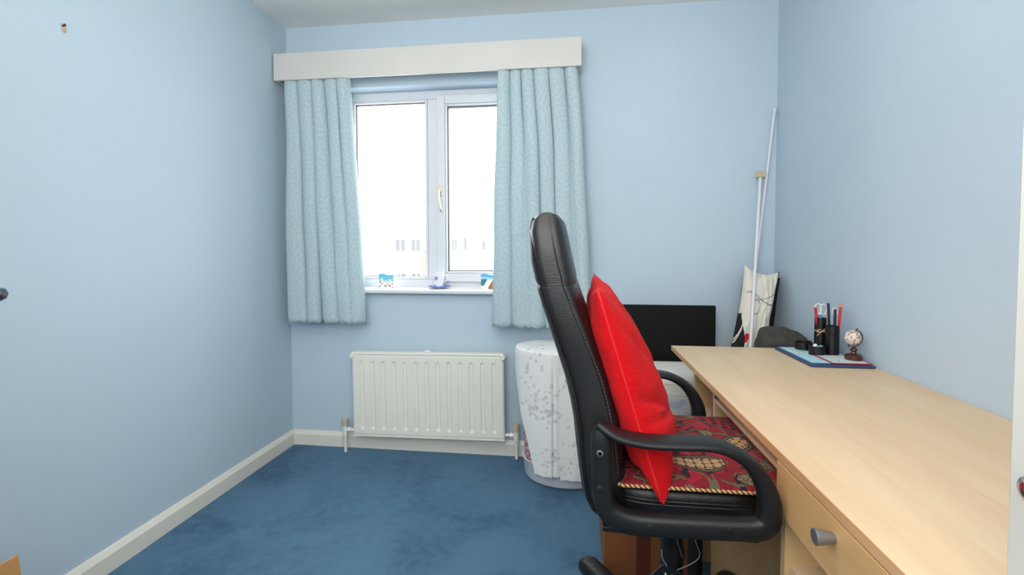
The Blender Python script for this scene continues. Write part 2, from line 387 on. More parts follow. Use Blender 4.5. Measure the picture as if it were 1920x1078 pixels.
# ------------------------------------------------------------------ sill ornaments
def quadart(name, label, cx, cy, z0, w, h, fn, curve=.006, rz=0, cat='souvenir', nx=40, ny=40):
    """small free-standing glazed tile with a painted face, slightly bowed"""
    m = MB(); cols = []
    for side in (0,1):
        for j in range(ny):
            for i in range(nx):
                u = i/(nx-1); v = j/(ny-1); x = (u-.5)*w; z = v*h
                y = -curve*math.cos((u-.5)*PI)+(.006 if side else 0)
                top = .004*math.sin(u*PI*2.0)
                m.v.append((x,y,z+top*v)); cols.append(fn(u,v) if not side else (.8,.8,.78))
    def id(s,i,j): return s*nx*ny+j*nx+i
    for s in (0,1):
        for j in range(ny-1):
            for i in range(nx-1): m.f.append((id(s,i,j),id(s,i+1,j),id(s,i+1,j+1),id(s,i,j+1)))
    for i in range(nx-1):
        m.f.append((id(0,i,0),id(1,i,0),id(1,i+1,0),id(0,i+1,0))); m.f.append((id(0,i,ny-1),id(0,i+1,ny-1),id(1,i+1,ny-1),id(1,i,ny-1)))
    for j in range(ny-1):
        m.f.append((id(0,0,j),id(0,0,j+1),id(1,0,j+1),id(1,0,j))); m.f.append((id(0,nx-1,j),id(1,nx-1,j),id(1,nx-1,j+1),id(0,nx-1,j+1)))
    o = m.build(name, PAINTED, colors=cols, smooth=50)
    o.location = (cx,cy,z0); o.rotation_euler = (0,0,rz)
    return o
def artA(u,v):
    if v > .62+.06*math.sin(u*9): return srgb(110,190,215)[:3]
    if v > .45: return srgb(150,205,210)[:3] if math.sin(u*23+v*9) > -.4 else srgb(245,245,245)[:3]
    n = noise.noise(Vector((u*7,v*9,2)))
    return srgb(246,244,238)[:3] if n > -.12 else srgb(150,138,116)[:3]
def artB(u,v):
    if v > .66: return srgb(96,176,214)[:3] if v > .8 else srgb(170,212,228)[:3]
    e = abs(u-.25-.55*v)
    if e < .17 and v < .95: return srgb(248,248,246)[:3]
    if u > .5: return srgb(176,112,52)[:3] if v < .5 else srgb(84,132,142)[:3]
    return srgb(52,128,150)[:3] if v > .22 else srgb(240,238,230)[:3]
tag(quadart('souvenir_tile', '', -1.056, 2.592, .905, .088, .078, artA), 'small sea-blue and white picture tile on the sill by the left curtain', 'ornament')
tag(quadart('souvenir_tile', '', -.463, 2.588, .905, .085, .080, artB), 'small blue, white and orange picture tile on the sill by the right curtain', 'ornament')
cup = thing('teacup', 'small white teacup with blue flower standing on the window sill', 'cup')
cols = []; m = MB()
prof = [(.0,.0),(.018,.0),(.0215,.006),(.026,.03),(.0275,.055),(.028,.074),(.026,.074),(.025,.05),(.022,.014),(.0,.010)]
n = 64
P2 = []
for a,b_ in zip(prof,prof[1:]):
    for k in range(5): P2.append((lerp(a[0],b_[0],k/5),lerp(a[1],b_[1],k/5)))
P2.append(prof[-1])
m.lathe(P2, (0,0,0), n, cap=False)
for idx,(x,y,z) in enumerate(m.v):
    a = math.atan2(y,x); outer = (idx//n) < 26
    du = (a+PI*.5+.45); q = (du*.026, z-.045)
    rr = math.hypot(*q); ang = math.atan2(q[1],q[0])
    flower = rr < .012*(.65+.35*math.cos(5*ang)) or (abs(q[0]+.013) < .0025 and abs(q[1]) < .013)
    cols.append(srgb(44,60,150)[:3] if (outer and flower) else srgb(240,240,242)[:3])
o = m.build('cup_body', PAINTED, cup, colors=cols, smooth=60); o.location = (-.741,2.580,.918)
o = MB().tube(catmull([(.024,.004,.06),(.042,.008,.056),(.045,.008,.036),(.024,.004,.022)],5), .003, 8).build('handle', mat('china_white', srgb(240,240,242), .2), cup, smooth=60); o.location = (-.741,2.580,.918)
m = MB(); m.lathe([(0,.003),(.022,.0),(.036,.004),(.060,.014),(.060,.016),(.036,.008),(.022,.005),(0,.006)], (-.741,2.580,.905), 48, cap=False)
cols = [srgb(120,140,210)[:3] if (math.hypot(x+.741,y-2.580) > .045 or int(math.degrees(math.atan2(y-2.58,x+.741))/18) % 2) else srgb(235,236,244)[:3] for x,y,z in m.v]
sc = m.build('saucer', PAINTED, smooth=60, colors=cols); tag(sc, 'blue-edged saucer under the small white teacup on the sill', 'saucer')

# ------------------------------------------------------------------ radiator
rad = thing('radiator', 'cream panel radiator with vertical flutes under the window', 'radiator')
x0, x1, z0, z1 = -1.198, -.358, .108, .552
NX, NZ = 281, 90
xs = [lerp(x0,x1,i/(NX-1)) for i in range(NX)]
zs = [z0, z0+.006]+[lerp(z0+.012, z1-.004, j/(NZ-1)) for j in range(NZ)]+[z1]
fl = [-1.141+k*(.730/12) for k in range(13)]
def flute(x,z):
    d = 0
    for c in fl:
        dx = abs(x-c)
        if dx < .02:
            za, zb = z0+.045, z1-.050
            dz = max(za-z, z-zb, 0); r = math.hypot(dx,dz)
            d = max(d, .0065*(1-min(1,max(0,(r-.0065)/.0055)))**1.0)
    return d
m = MB()
for z in zs:
    for x in xs:
        e = min(x-x0, x1-x, z-z0, z1-z); y = 2.452+(.008*max(0,1-e/.008)**2)
        m.v.append((x, y+flute(x,z), z))
nn = len(xs)
for j in range(len(zs)-1):
    for i in range(nn-1): m.f.append((j*nn+i,j*nn+i+1,(j+1)*nn+i+1,(j+1)*nn+i))
m.build('front_panel', RADW, rad, smooth=40)
MB().box(x0+.001,x1-.001,2.460,2.492,z0+.001,z1-.002).build('rear_panel', RADW, rad, bevel=.004)
MB().box(x0-.001,x1+.001,2.450,2.494,z1-.004,z1+.012).build('top_grille', RADW, rad, bevel=.005, seg=3)
MB().box(x0,x1,2.454,2.466,z0-.010,z0+.002).build('lower_seam', RADW, rad, bevel=.002)
for x in (x0+.004, x1-.004): MB().tube([(x,2.445,z1-.008),(x,2.498,z1-.008)], [.014,.014], 20).build('end_cap', RADW, rad, smooth=40, bevel=.003)
for x in (x0+.14, x1-.14): MB().box(x-.02,x+.02,2.490,2.5475,z0+.06,z1-.06).build('bracket', RADW, rad)
o = MB().tube([(-.79,2.472,z1+.016),(-.755,2.472,z1+.016)], .007, 12).build('bleed_valve', WPLAST, rad, smooth=40, bevel=.002)
for sx_, xe, xv in ((-1,x0,-1.256),(1,x1,-.299)):
    v = MB(); v.tube([(xv,2.475,.0),(xv,2.475,.115)], .0085, 14); p = v.build('supply_pipe', RADW, rad, smooth=40)
    v = MB(); v.tube([(xv,2.475,.092),(xv,2.475,.145)], .0145, 6); v.tube([(xv,2.475,.125),(xe-sx_*.02,2.475,.125)], .009, 12)
    v.tube([(xv+(-sx_)*.017,2.475,.125),(xv+(-sx_)*.034,2.475,.125)], .0145, 6)
    b = v.build('valve_body', RADW, rad, smooth=30, bevel=.001)
    v = MB(); v.lathe([(0,.145),(.013,.145),(.0145,.15),(.018,.182),(.0175,.187),(.010,.187),(.009,.183),(0,.183)], (xv,2.475,0), 20, cap=False)
    v.build('valve_cap', CREAMP, rad, smooth=35)
rad.location = (-.778,2.475,.33)
for c in rad.children: c.location = (.778,-2.475,-.33)
rad.rotation_euler = (0,-math.radians(.75),0)
rad.location.z = .336

# ------------------------------------------------------------------ wall fixing, left wall
sf = thing('wall_plug', 'rusty screw and filled plug hole high on the left wall', 'screw')
MB().lathe([(0,0),(.007,0),(.0075,.001),(.004,.004),(0,.0045)], (XL,1.349,1.822), 14, axis=(1,0,0), sx=1.4).build('filler_patch', mat('tan_filler', srgb(196,172,150), .9), sf, smooth=50)
MB().lathe([(.0028,0),(.0028,.008),(.0045,.009),(.003,.0115)], (XL,1.345,1.832), 12, axis=(1,0,.3)).build('screw', mat('rusty_steel', srgb(96,62,40), .6, metal=.4), sf, smooth=50)

# ------------------------------------------------------------------ doors at the two edges of the view
def door_mat(): return mat('door_white', srgb(204,203,196), .4)
DW = door_mat()
d1 = bpy.data.objects.new('door_1', None); col.objects.link(d1); struct(d1)
MB().box(.4445,.4780,-.20,.5425,.006,2.0).build('door_leaf', DW, d1, bevel=.002)
kb = MB().lathe([(.010,0),(.009,.010),(.006,.014),(.007,.020),(.0125,.026),(.0145,.033),(.012,.040),(.006,.043),(0,.044)], (.4445,.474,.904), 24, axis=(-1,0,0)).build('door_handle', CHROME, d1, smooth=50)
d2 = bpy.data.objects.new('door_2', None); col.objects.link(d2); struct(d2)
MB().box(-.915,-.882,-.20,.612,.006,2.0).build('door_leaf', DW, d2, bevel=.003)
MB().lathe([(.012,0),(.010,.008),(.006,.014),(.006,.024),(.010,.028),(.0115,.036),(.0115,.044),(.009,.048),(0,.049)], (-.882,.598,1.056), 8, axis=(1,0,0)).build('door_handle', CHROME, d2, smooth=25)

# ------------------------------------------------------------------ cardboard carton by the left wall
ct = thing('cardboard_carton', 'open brown cardboard carton by the left wall near the camera', 'box')
m = MB(); T = .004; CX0, CX1, CY0, CY1 = -1.585, -1.284, .46, .941
m.box(CX0,CX1,CY0,CY0+T,0,.33).box(CX0,CX1,CY1-T,CY1,0,.33).box(CX0,CX0+T,CY0,CY1,0,.33).box(CX1-T,CX1,CY0,CY1,0,.33).box(CX0,CX1,CY0,CY1,0,T)
m.build('carton_body', CARDB, ct)
fl_ = MB(); fl_.rings([[(CX1+.001,CY0+.002,.33),(CX1+.001,CY1-.002,.33),(CX1-.003,CY1-.002,.33),(CX1-.003,CY0+.002,.33)],[(-1.298,.52,.384),(-1.298,.9435,.402),(-1.302,.9435,.402),(-1.302,.52,.384)]])
fl_.build('flap', CARDB, ct)
fl_ = MB(); fl_.rings([[(CX0,CY1-.004,.33),(CX1,CY1-.004,.33),(CX1,CY1,.33),(CX0,CY1,.33)],[(CX0,.985,.350),(-1.420,.985,.350),(-1.420,.989,.350),(CX0,.989,.350)]])
fl_.build('flap', CARDB, ct)

# ------------------------------------------------------------------ laundry basket and cover cloth
bx, by = -.03, 2.340
bk = thing('laundry_basket', 'oval laundry basket with white base and red floral sides beside the radiator', 'basket')
sc_ = .70
m = MB(); m.lathe([(.175,0),(.195,.004),(.207,.02),(.216,.10),(.220,.104),(.216,.106),(.208,.10)], (bx,by,.002), 56, sy=.72)
m.build('plastic_base', WPLAST, bk, smooth=40)
m = MB(); cols = []
NV = 120; NU = 300
def bodyf(u,v):
    z = lerp(.09,.625,v); r = lerp(.206,.236,v); a = 2*PI*u
    return (bx+r*math.cos(a), by+r*.72*math.sin(a), z)
m.grid(bodyf, NU, NV, closeu=True)
for (x,y,z) in m.v:
    n_ = noise.noise(Vector((x*90,y*90,z*90))); n2_ = noise.noise(Vector((x*48+9,y*48,z*48)))
    cols.append(srgb(158,72,92)[:3] if n_ > .12 else (srgb(232,216,218)[:3] if n2_ > -.05 else srgb(190,132,146)[:3]))
m.build('floral_side', PAINTCLOTH, bk, colors=cols, smooth=60)
m = MB(); m.lathe([(.236,.618),(.240,.630),(.232,.638),(0,.640)], (bx,by,0), 56, sy=.72); m.build('lid', WPLAST, bk, smooth=40)
# cover cloth
m = MB(); cols = []
random.seed(3)
flowers = []
for cx_, cz_, n_ in ((-.21,.555,5),(-.165,.44,9),(-.10,.47,6),(-.175,.36,9),(-.115,.36,12),(-.03,.35,6),(-.12,.16,7),(-.07,.14,9),(.02,.14,6),(-.01,.52,5),(-.16,.63,6),(.02,.25,5)):
    for k in range(int(n_*1.7)): flowers.append((cx_+random.gauss(0,.028), cz_+random.gauss(0,.030), random.uniform(.005,.0115), random.uniform(0,6)))
stems = [(random.choice(flowers)[:2], random.choice(flowers)[:2]) for _ in range(700)]
stems = [(a,b_) for a,b_ in stems if .01 < math.hypot(a[0]-b_[0],a[1]-b_[1]) < .045][:90]
def embroid(x,z):
    for fx,fz,fr,ph in flowers:
        dx,dz = x-fx,z-fz
        if abs(dx) < fr and abs(dz) < fr:
            r = math.hypot(dx,dz); a = math.atan2(dz,dx)
            if r < fr*(.55+.45*math.cos(5*a+ph)) : return .8
    for (a,b_) in stems:
        ax,az = a; ux,uz = b_[0]-ax, b_[1]-az; L_ = ux*ux+uz*uz
        t = max(0,min(1,((x-ax)*ux+(z-az)*uz)/L_)); bow = .006*math.sin(PI*t)
        if math.hypot(x-ax-ux*t-bow, z-az-uz*t-bow) < .0014: return .6
    return 0
NR, NA = 230, 640
rx, ry, zt = .250, .186, .650
angs = [175+165*j/520 for j in range(520)]+[340+195*j/120 for j in range(120)]
def hem(a):
    # degrees, front is 270, left is 180
    if a < 90: return .12+.10*max(0,(45-a)/45)
    if a < 186: return .085
    if a < 232: return lerp(.085,.555,((a-186)/46)**1.15)
    if a < 262: return .575
    if a < 330: return .59
    return lerp(.59,.22,(a-330)/30)
for i in range(NR):
    for j in range(NA):
        a = angs[j] % 360; ar = math.radians(a); s = i/(NR-1)
        dl = hem(a)
        if s < .28:
            q = s/.28; x = rx*q*.985*math.cos(ar); y = ry*q*.985*math.sin(ar); z = zt-.003*q**4
            z += .0025*noise.noise(Vector((x*14,y*14,3)))
        else:
            q = (s-.28)/.72; dz = q*dl
            rnd = min(1,dz/.02)
            rp = .008*math.sin(ar*9+.6)*min(1,dz/.45)+.004*math.sin(ar*21)*min(1,dz/.2)
            fold = .020*(1/(1+math.exp(-(a-259)/1.2))-1/(1+math.exp(-(a-310)/6)))*min(1,dz/.10)
            cr = -.010*math.exp(-((a-256.5)/1.6)**2)*min(1,dz/.12)
            k = 1+.02*rnd-.055*(dz/.58)
            x = rx*(k+rp)*math.cos(ar)+fold*.3; y = ry*(1.02+rp*1.3-.0*dz)*math.sin(ar)-cr+fold*.9
            z = zt-.003-dz
            if i == NR-1: z += .004*math.sin(ar*120)
            y = min(y, 2.528-by)
        m.v.append((bx+x, by+y, z))
        c_ = embroid(bx+x, z if s >= .28 else .66+y*.9)
        base = srgb(240,238,236)[:3]; g_ = srgb(184,180,178)[:3]
        if s >= .28 and abs(z-.165) < .0016 and int(x*260) % 2: c_ = .5
        cols.append(tuple(lerp(base[k2],g_[k2],c_) for k2 in range(3)))
for i in range(NR-1):
    for j in range(NA): m.f.append((i*NA+j, i*NA+(j+1)%NA, (i+1)*NA+(j+1)%NA, (i+1)*NA+j))
o = m.build('cover_cloth', PAINTCLOTH, colors=cols, smooth=180, solid=.0015)
tag(o, 'white embroidered cloth draped over the laundry basket', 'cloth')

# ------------------------------------------------------------------ desk
dk = thing('desk', 'long beech laminate desk against the right wall', 'desk')
MB().box(.4012,1.001,.560,2.013,.709,.727).build('desktop', WOOD, dk, bevel=.0008)
MB().box(.3998,.4012,.560,2.013,.7092,.7266).build('edge_band', woodmat('beech_edge_band', srgb(196,148,104), srgb(210,166,122)), dk)
# far open pedestal
m = MB(); m.box(.430,.985,1.748,1.766,0,.709).box(.430,.985,1.506,1.524,0,.709)
m.build('side_panel', WOODZ, dk)
m = MB(); m.box(.436,.985,1.524,1.748,.545,.561); m.build('shelf', WOOD, dk)
MB().box(.966,.984,1.524,1.748,.0,.709).build('back_panel', WOODZ, dk)
# keyboard tray with runner
MB().box(.430,.86,1.000,1.500,.655,.667).build('keyboard_tray', WOOD, dk)
MB().box(.427,.80,1.4995,1.5055,.668,.700).build('tray_runner', GREYM, dk)
MB().box(.427,.80,.992,.998,.668,.700).build('tray_runner', GREYM, dk)
# near pedestal
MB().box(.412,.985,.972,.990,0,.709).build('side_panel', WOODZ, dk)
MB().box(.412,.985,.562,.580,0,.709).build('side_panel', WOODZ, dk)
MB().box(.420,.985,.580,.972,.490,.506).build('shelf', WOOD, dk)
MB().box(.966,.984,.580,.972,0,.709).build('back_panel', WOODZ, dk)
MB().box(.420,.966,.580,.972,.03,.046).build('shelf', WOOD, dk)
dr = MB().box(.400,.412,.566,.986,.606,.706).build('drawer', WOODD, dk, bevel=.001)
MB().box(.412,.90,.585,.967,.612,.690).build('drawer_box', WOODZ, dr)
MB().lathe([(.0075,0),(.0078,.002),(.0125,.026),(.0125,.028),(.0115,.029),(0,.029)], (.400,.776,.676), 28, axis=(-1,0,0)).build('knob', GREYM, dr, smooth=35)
for z in (.46,.52,.56): MB().lathe([(0,0),(.003,0),(.003,.001),(0,.001)], (.50,.9715,z), 10, axis=(0,-1,0)).build('peg_hole', BLACK, dk)

fo = MB().box(.446,.60,1.575,1.600,.561,.700).build('ring_binder', mat('plum_card', srgb(150,40,90), .5), bevel=.002)
tag(fo, 'plum pink folder standing in the open far end of the desk', 'folder')

# ------------------------------------------------------------------ things on the desk
random.seed(11)
Zd = .727
def slab(name, poly, z0, z1, m, label, cat, bevel=.002, parent=None, colorfn=None):
    o = MB().prism(poly, z0, z1, 'XY').build(name, m, bevel=bevel)
    return tag(o, label, cat)
slab('desk_pad', [(.789,1.700),(.797,1.692),(.984,1.692),(.992,1.700),(.992,1.985),(.984,1.992),(.797,1.992),(.789,1.985)], Zd, Zd+.009, NAVY, 'dark blue rectangular pad on the desk by the wall', 'desk pad', .0025)
def sheet(name, x0,x1,y0,y1,z,th,fn,label,cat,n=70,rz=0):
    m = MB(); cols = []
    for j in range(n):
        for i in range(n):
            u,v = i/(n-1), j/(n-1); m.v.append((lerp(x0,x1,u),lerp(y0,y1,v),z+th)); cols.append(fn(u,v))
    for j in range(n-1):
        for i in range(n-1): m.f.append((j*n+i,j*n+i+1,(j+1)*n+i+1,(j+1)*n+i))
    b_ = len(m.v); e = fn(0,0)
    for (x,y) in ((x0,y0),(x1,y0),(x1,y1),(x0,y1)): m.v.append((x,y,z)); cols.append(e)
    for (x,y) in ((x0,y0),(x1,y0),(x1,y1),(x0,y1)): m.v.append((x,y,z+th)); cols.append(e)
    for k in range(4): m.f.append((b_+k,b_+(k+1)%4,b_+4+(k+1)%4,b_+4+k))
    m.f.append((b_+3,b_+2,b_+1,b_))
    o = m.build(name, PAINTED, colors=cols); return tag(o, label, cat)
def mapA(u,v):
    n_ = noise.noise(Vector((u*5,v*6,8)))
    if n_ > .22: return srgb(226,224,200)[:3]
    if abs(n_-.05) < .018: return srgb(120,180,200)[:3]
    return srgb(170,218,228)[:3]
def mapB(u,v):
    if u < .05 or v < .05 or u > .95 or v > .95: return srgb(190,30,60)[:3]
    n_ = noise.noise(Vector((u*6,v*6,18)))
    if n_ > .2: return srgb(214,226,196)[:3]
    if abs(n_) < .02: return srgb(214,90,110)[:3]
    return srgb(196,224,226)[:3]
sheet('map_card', .804,.978,1.722,1.980,Zd+.009,.0015,mapA,'pale blue map sheet lying on the dark blue pad','card')
sheet('map_card', .862,.985,1.706,1.840,Zd+.0105,.0025,mapB,'small red-edged map card under the miniature globe','card')

BCUP = mat('black_cup_plastic', srgb(13,13,15), .35)
def openpot(name, label, cat, x, y, r, h, z=Zd+.0105, ring=None, group=None):
    t = thing(name, label, cat, group)
    pr = [(0,0),(r,0),(r,h)] if not ring else [(0,0),(r,0),(r,ring-.002),(r-.0015,ring),(r,ring+.002),(r,h)]
    pr += [(r-.002,h),(r-.002,.004),(0,.004)]
    MB().lathe(pr, (x,y,z), 36, cap=False).build('body', BCUP, t, smooth=35)
    return t
cl = openpot('pen_cup', 'tall black pen cup tied with a raffia bow', 'pen holder', .917, 1.905, .0195, .128)
MB().tube([(.917+.0205*math.cos(a*PI/12), 1.905+.0205*math.sin(a*PI/12), Zd+.092+.003*math.sin(a*PI/12)) for a in range(24)], .0014, 6, loop=True).build('raffia_band', ROPE, cl)
m = MB()
for s in (-1,1):
    m.tube(catmull([(.914,1.884,.819),(.914+s*.012,1.879,.826),(.914+s*.022,1.880,.819),(.914+s*.012,1.880,.815),(.914,1.884,.819)],5), .0013, 6)
    m.tube(catmull([(.914,1.884,.819),(.914+s*.011,1.879,.812),(.914+s*.02,1.880,.806+.004*s)],5), .0011, 6)
m.tube(catmull([(.916,1.885,.82),(.928,1.886,.835),(.934,1.892,.855)],5), .0009, 6)
m.build('raffia_bow', ROPE, cl, smooth=60)
cr = openpot('pen_cup', 'stepped black pen cup holding pens, beside the bow-tied cup', 'pen holder', .937, 1.862, .0225, .105, ring=.072)
openpot('round_dish', 'low empty black round dish on the desk pad', 'dish', .880, 1.950, .030, .028)
openpot('round_dish', 'low black round dish holding two erasers', 'dish', .882, 1.853, .0265, .033)
def pen(name, label, cat, a, b_, r, m_, cap=None, capm=None, tip=None):
    a = Vector(a); b_ = Vector(b_); t = thing(name, label, cat, None)
    MB().tube([a,a.lerp(b_,.03),a.lerp(b_,.97),b_], [r*.7,r,r,r*.8], 10).build('barrel', m_, t, smooth=40)
    if cap: MB().tube([a.lerp(b_,cap),b_+(b_-a)*.005,b_+(b_-a)*.012], [r*1.12,r*1.12,r*.8], 10).build('cap', capm, t, smooth=40)
    return t
zb = Zd+.016
DB = mat('dark_blue_plastic', srgb(30,40,96), .35); PK = mat('crimson_plastic', srgb(200,30,70), .4); PB = mat('black_gloss', srgb(18,18,22), .3)
pen('pen', 'black pen with dark blue end in the stepped cup', 'pen', (.934,1.868,zb), (.926,1.872,.922), .0042, PB, .88, DB)
pen('pen', 'short dark navy pen in the stepped cup', 'pen', (.946,1.866,zb), (.948,1.868,.902), .0045, mat('navy_plastic', srgb(24,30,56), .35))
pen('pencil', 'red pencil with tan end in the stepped cup', 'pencil', (.949,1.856,zb), (.961,1.856,.925), .0042, mat('red_lacquer', srgb(214,24,38), .35), .93, mat('tan_eraser', srgb(216,150,104), .7))
pen('pen', 'pen with crimson end in the bow-tied cup', 'pen', (.912,1.900,zb), (.896,1.900,.902), .0042, PK, .85, PK)
pen('marker', 'teal blue marker just above the rim of the bow-tied cup', 'marker', (.922,1.905,zb), (.917,1.908,.876), .006, mat('teal_plastic', srgb(60,140,170), .4))
sz = thing('scissors', 'white-handled scissors standing in the bow-tied cup', 'scissors')
WH = mat('white_handle', srgb(232,226,220), .4)
MB().box(.914,.924,1.912,1.9135,.77,.880).build('blade', CHROME, sz)
for cx_, cz_, a_ in ((.911,.898,.35),(.930,.896,-.3)):
    MB().tube([(cx_+.0115*math.cos(t*PI/10)*1.0, 1.913, cz_+.019*math.sin(t*PI/10)) for t in range(20)], .0023, 8, loop=True).build('handle', WH, sz, smooth=60)
MB().tube([(.918,1.913,.876),(.920,1.913,.884)], .006, 8).build('pivot', WH, sz, smooth=40)
g2 = MB().tube([(.950+.008*math.cos(t*PI/10), 1.873, .893+.014*math.sin(t*PI/10)) for t in range(20)], .0018, 8, loop=True)
g2.tube([(.949,1.873,.879),(.943,1.871,.745)], .0018, 8)
tag(g2.build('loop_key', WH, smooth=60), 'white loop-ended stick behind the pens in the stepped cup', 'stick')
er = MB().box(-.011,.011,-.006,.006,0,.010).build('eraser', mat('white_rubber', srgb(235,232,228), .7), bevel=.002)
er.location = (.874,1.850,.772-.012+.003); er.rotation_euler = (0,math.radians(-40),.5); tag(er, 'white eraser poking out of the round black dish', 'eraser')
er = MB().box(-.011,.011,-.006,.006,0,.010).build('eraser', mat('teal_rubber', srgb(110,178,184), .7), bevel=.002)
er.location = (.891,1.853,.766-.010+.004); er.rotation_euler = (0,math.radians(-14),.1); tag(er, 'pale teal eraser in the round black dish', 'eraser')
# globe
gl = thing('miniature_globe', 'miniature globe on turned wooden base at the corner of the pad', 'globe')
gx, gy = .962, 1.772; gz = Zd+.013
MB().lathe([(0,0),(.026,0),(.0265,.004),(.0255,.014),(.022,.018),(.010,.022),(.007,.028),(.011,.033),(.010,.038),(.006,.041),(0,.041)], (gx,gy,gz), 32, cap=False).build('base', MAROON, gl, smooth=35)
gc = Vector((gx-.004,gy,gz+.076)); m = MB(); cols = []
def sph(u,v):
    a = 2*PI*u; b_ = PI*(v-.5)*.998; return gc+Vector((math.cos(b_)*math.cos(a),math.cos(b_)*math.sin(a),math.sin(b_)))*.0255
m.grid(sph, 80, 50, closeu=True)
for p in m.v:
    n_ = noise.noise((Vector(p)-gc)*120)
    cols.append(srgb(176,146,128)[:3] if n_ > .22 else (srgb(120,112,104)[:3] if n_ > .18 else srgb(226,214,204)[:3]))
m.build('sphere', PAINTED, gl, colors=cols, smooth=80)
ax = Vector((.40,0,.92)).normalized(); sd = Vector((.92,0,-.40))
pts = [gc+(ax*math.cos(t)+sd*math.sin(t))*.030 for t in [PI*k/24 for k in range(-1,26)]]
m = MB(); R = []
for p in pts:
    n_ = (p-gc).normalized(); R.append([p+n_*.0012+Vector((0,.0035,0)),p+n_*.0012-Vector((0,.0035,0)),p-n_*.0012-Vector((0,.0035,0)),p-n_*.0012+Vector((0,.0035,0))])
m.rings(R); m.build('meridian_arm', mat('aged_brass', srgb(110,100,84), .4, metal=.6), gl)
for s in (1,-1): MB().tube([gc+ax*.024*s, gc+ax*.036*s], .002, 8).build('axis_pin', PB, gl, smooth=40)
MB().tube([gc+Vector((.004,0,-.030)), (gx,gy,gz+.040)], .004, 10).build('stem', MAROON, gl, smooth=40)

# ------------------------------------------------------------------ cushions
def pillow(W, H, tf, tb, fn=None, n=60, pw=2.4, pinch=.06, seed=0, wr=.004, edge=.004, sag=0, creases=()):
    """square cushion in local XZ plane, front bulges to -Y by tf, back to +Y by tb; returns MB + colours"""
    m = MB(); cols = []
    def P(u,v,side):
        a, b_ = u*2-1, v*2-1
        k = max(0,(1-abs(a)**pw))*max(0,(1-abs(b_)**pw)); k = k**.5
        x = a*W/2*(1-pinch*(1-abs(b_)**2)); z = b_*H/2*(1-pinch*(1-abs(a)**2))
        t = (tf if side == 0 else tb)*k*(1-(sag if side == 0 else sag*.2)*(b_+.35))
        for ca, cb, an, w_, dpt in creases:
            if side == 0: q = (a-ca)*math.sin(an)+(b_-cb)*math.cos(an); l_ = (a-ca)*math.cos(an)-(b_-cb)*math.sin(an); t -= dpt*math.exp(-(q/w_)**2-(l_/.42)**2)*k
        t += wr*noise.noise(Vector((a*2.5+seed,b_*2.5,side*5)))*min(1,k*2)
        t += wr*.6*noise.noise(Vector((a*6+seed,b_*4,side*5+2)))*min(1,k*2)
        return (x, -(t+edge/2) if side == 0 else (t+edge/2), z)
    for side in (0,1):
        for j in range(n):
            for i in range(n):
                u,v = i/(n-1),j/(n-1); m.v.append(P(u,v,side))
                cols.append(fn(u,v,side) if fn else (1,1,1))
        for j in range(n-1):
            for i in range(n-1):
                b0 = side*n*n; m.f.append((b0+j*n+i,b0+j*n+i+1,b0+(j+1)*n+i+1,b0+(j+1)*n+i))
    def e(s,i,j): return s*n*n+j*n+i
    for i in range(n-1):
        for j in (0,n-1): m.f.append((e(0,i,j),e(0,i+1,j),e(1,i+1,j),e(1,i,j)))
        for q in (0,n-1): m.f.append((e(0,q,i),e(0,q,i+1),e(1,q,i+1),e(1,q,i)))
    return m, cols
# red cushion leaning on the back: local x -> world Y, local -y (front) -> world +X, local z -> up along the backrest
m, _ = pillow(.42,.455,.083,.054, n=130, pinch=.05, seed=2, wr=.008, edge=.004, pw=2.6, sag=.30, creases=((-.86,-.12,.55,.05,.016),(-.74,-.34,.25,.05,.012),(-.2,.1,-.5,.07,.006),(-.82,.5,.9,.05,.008),(-.7,-.7,.7,.06,.007)))
axz = Vector((-.290,-.015,.955)).normalized()          # up
axx = Vector((.03,1,.01)).normalized(); axx = (axx-axz*axx.dot(axz)).normalized()
axy = axz.cross(axx)                                   # back direction (local +y)
Mx = Matrix(((axx.x,axy.x,axz.x,.120),(axx.y,axy.y,axz.y,1.176),(axx.z,axy.z,axz.z,.826),(0,0,0,1)))
def rest(p):                                           # the lower edge rests on the pad, only the near corner hangs over it
    zf = lerp(.600, .657, min(1,max(0,(p.y-.972)/.022)))
    if p.z < zf+.02: p.z = zf+.02*math.exp((p.z-zf-.02)/.02)
    return p
m.v = [tuple(rest(Mx @ Vector(p))) for p in m.v]
rc = thing('cushion', 'plain red square cushion leaning against the office chair back', 'cushion')
m.build('cover', RED, rc, smooth=180)
pts = []
def pe(a,b_): return rest(Mx @ Vector((a*.210*(1-.06*(1-b_*b_)),0,b_*.2275*(1-.06*(1-a*a)))))
for k in range(20): pts.append(pe(-1,-1+k/10))
for k in range(20): pts.append(pe(-1+k/10,1))
for k in range(20): pts.append(pe(1,1-k/10))
for k in range(20): pts.append(pe(1-k/10,-1))
MB().tube(pts, .0030, 6, loop=True).build('seam_piping', mat('red_piping', srgb(206,22,30), .85), rc, smooth=60)

# ------------------------------------------------------------------ office chair
ch = thing('office_chair', 'black high-backed leather office chair pulled up to the desk', 'chair')
YC = 1.20
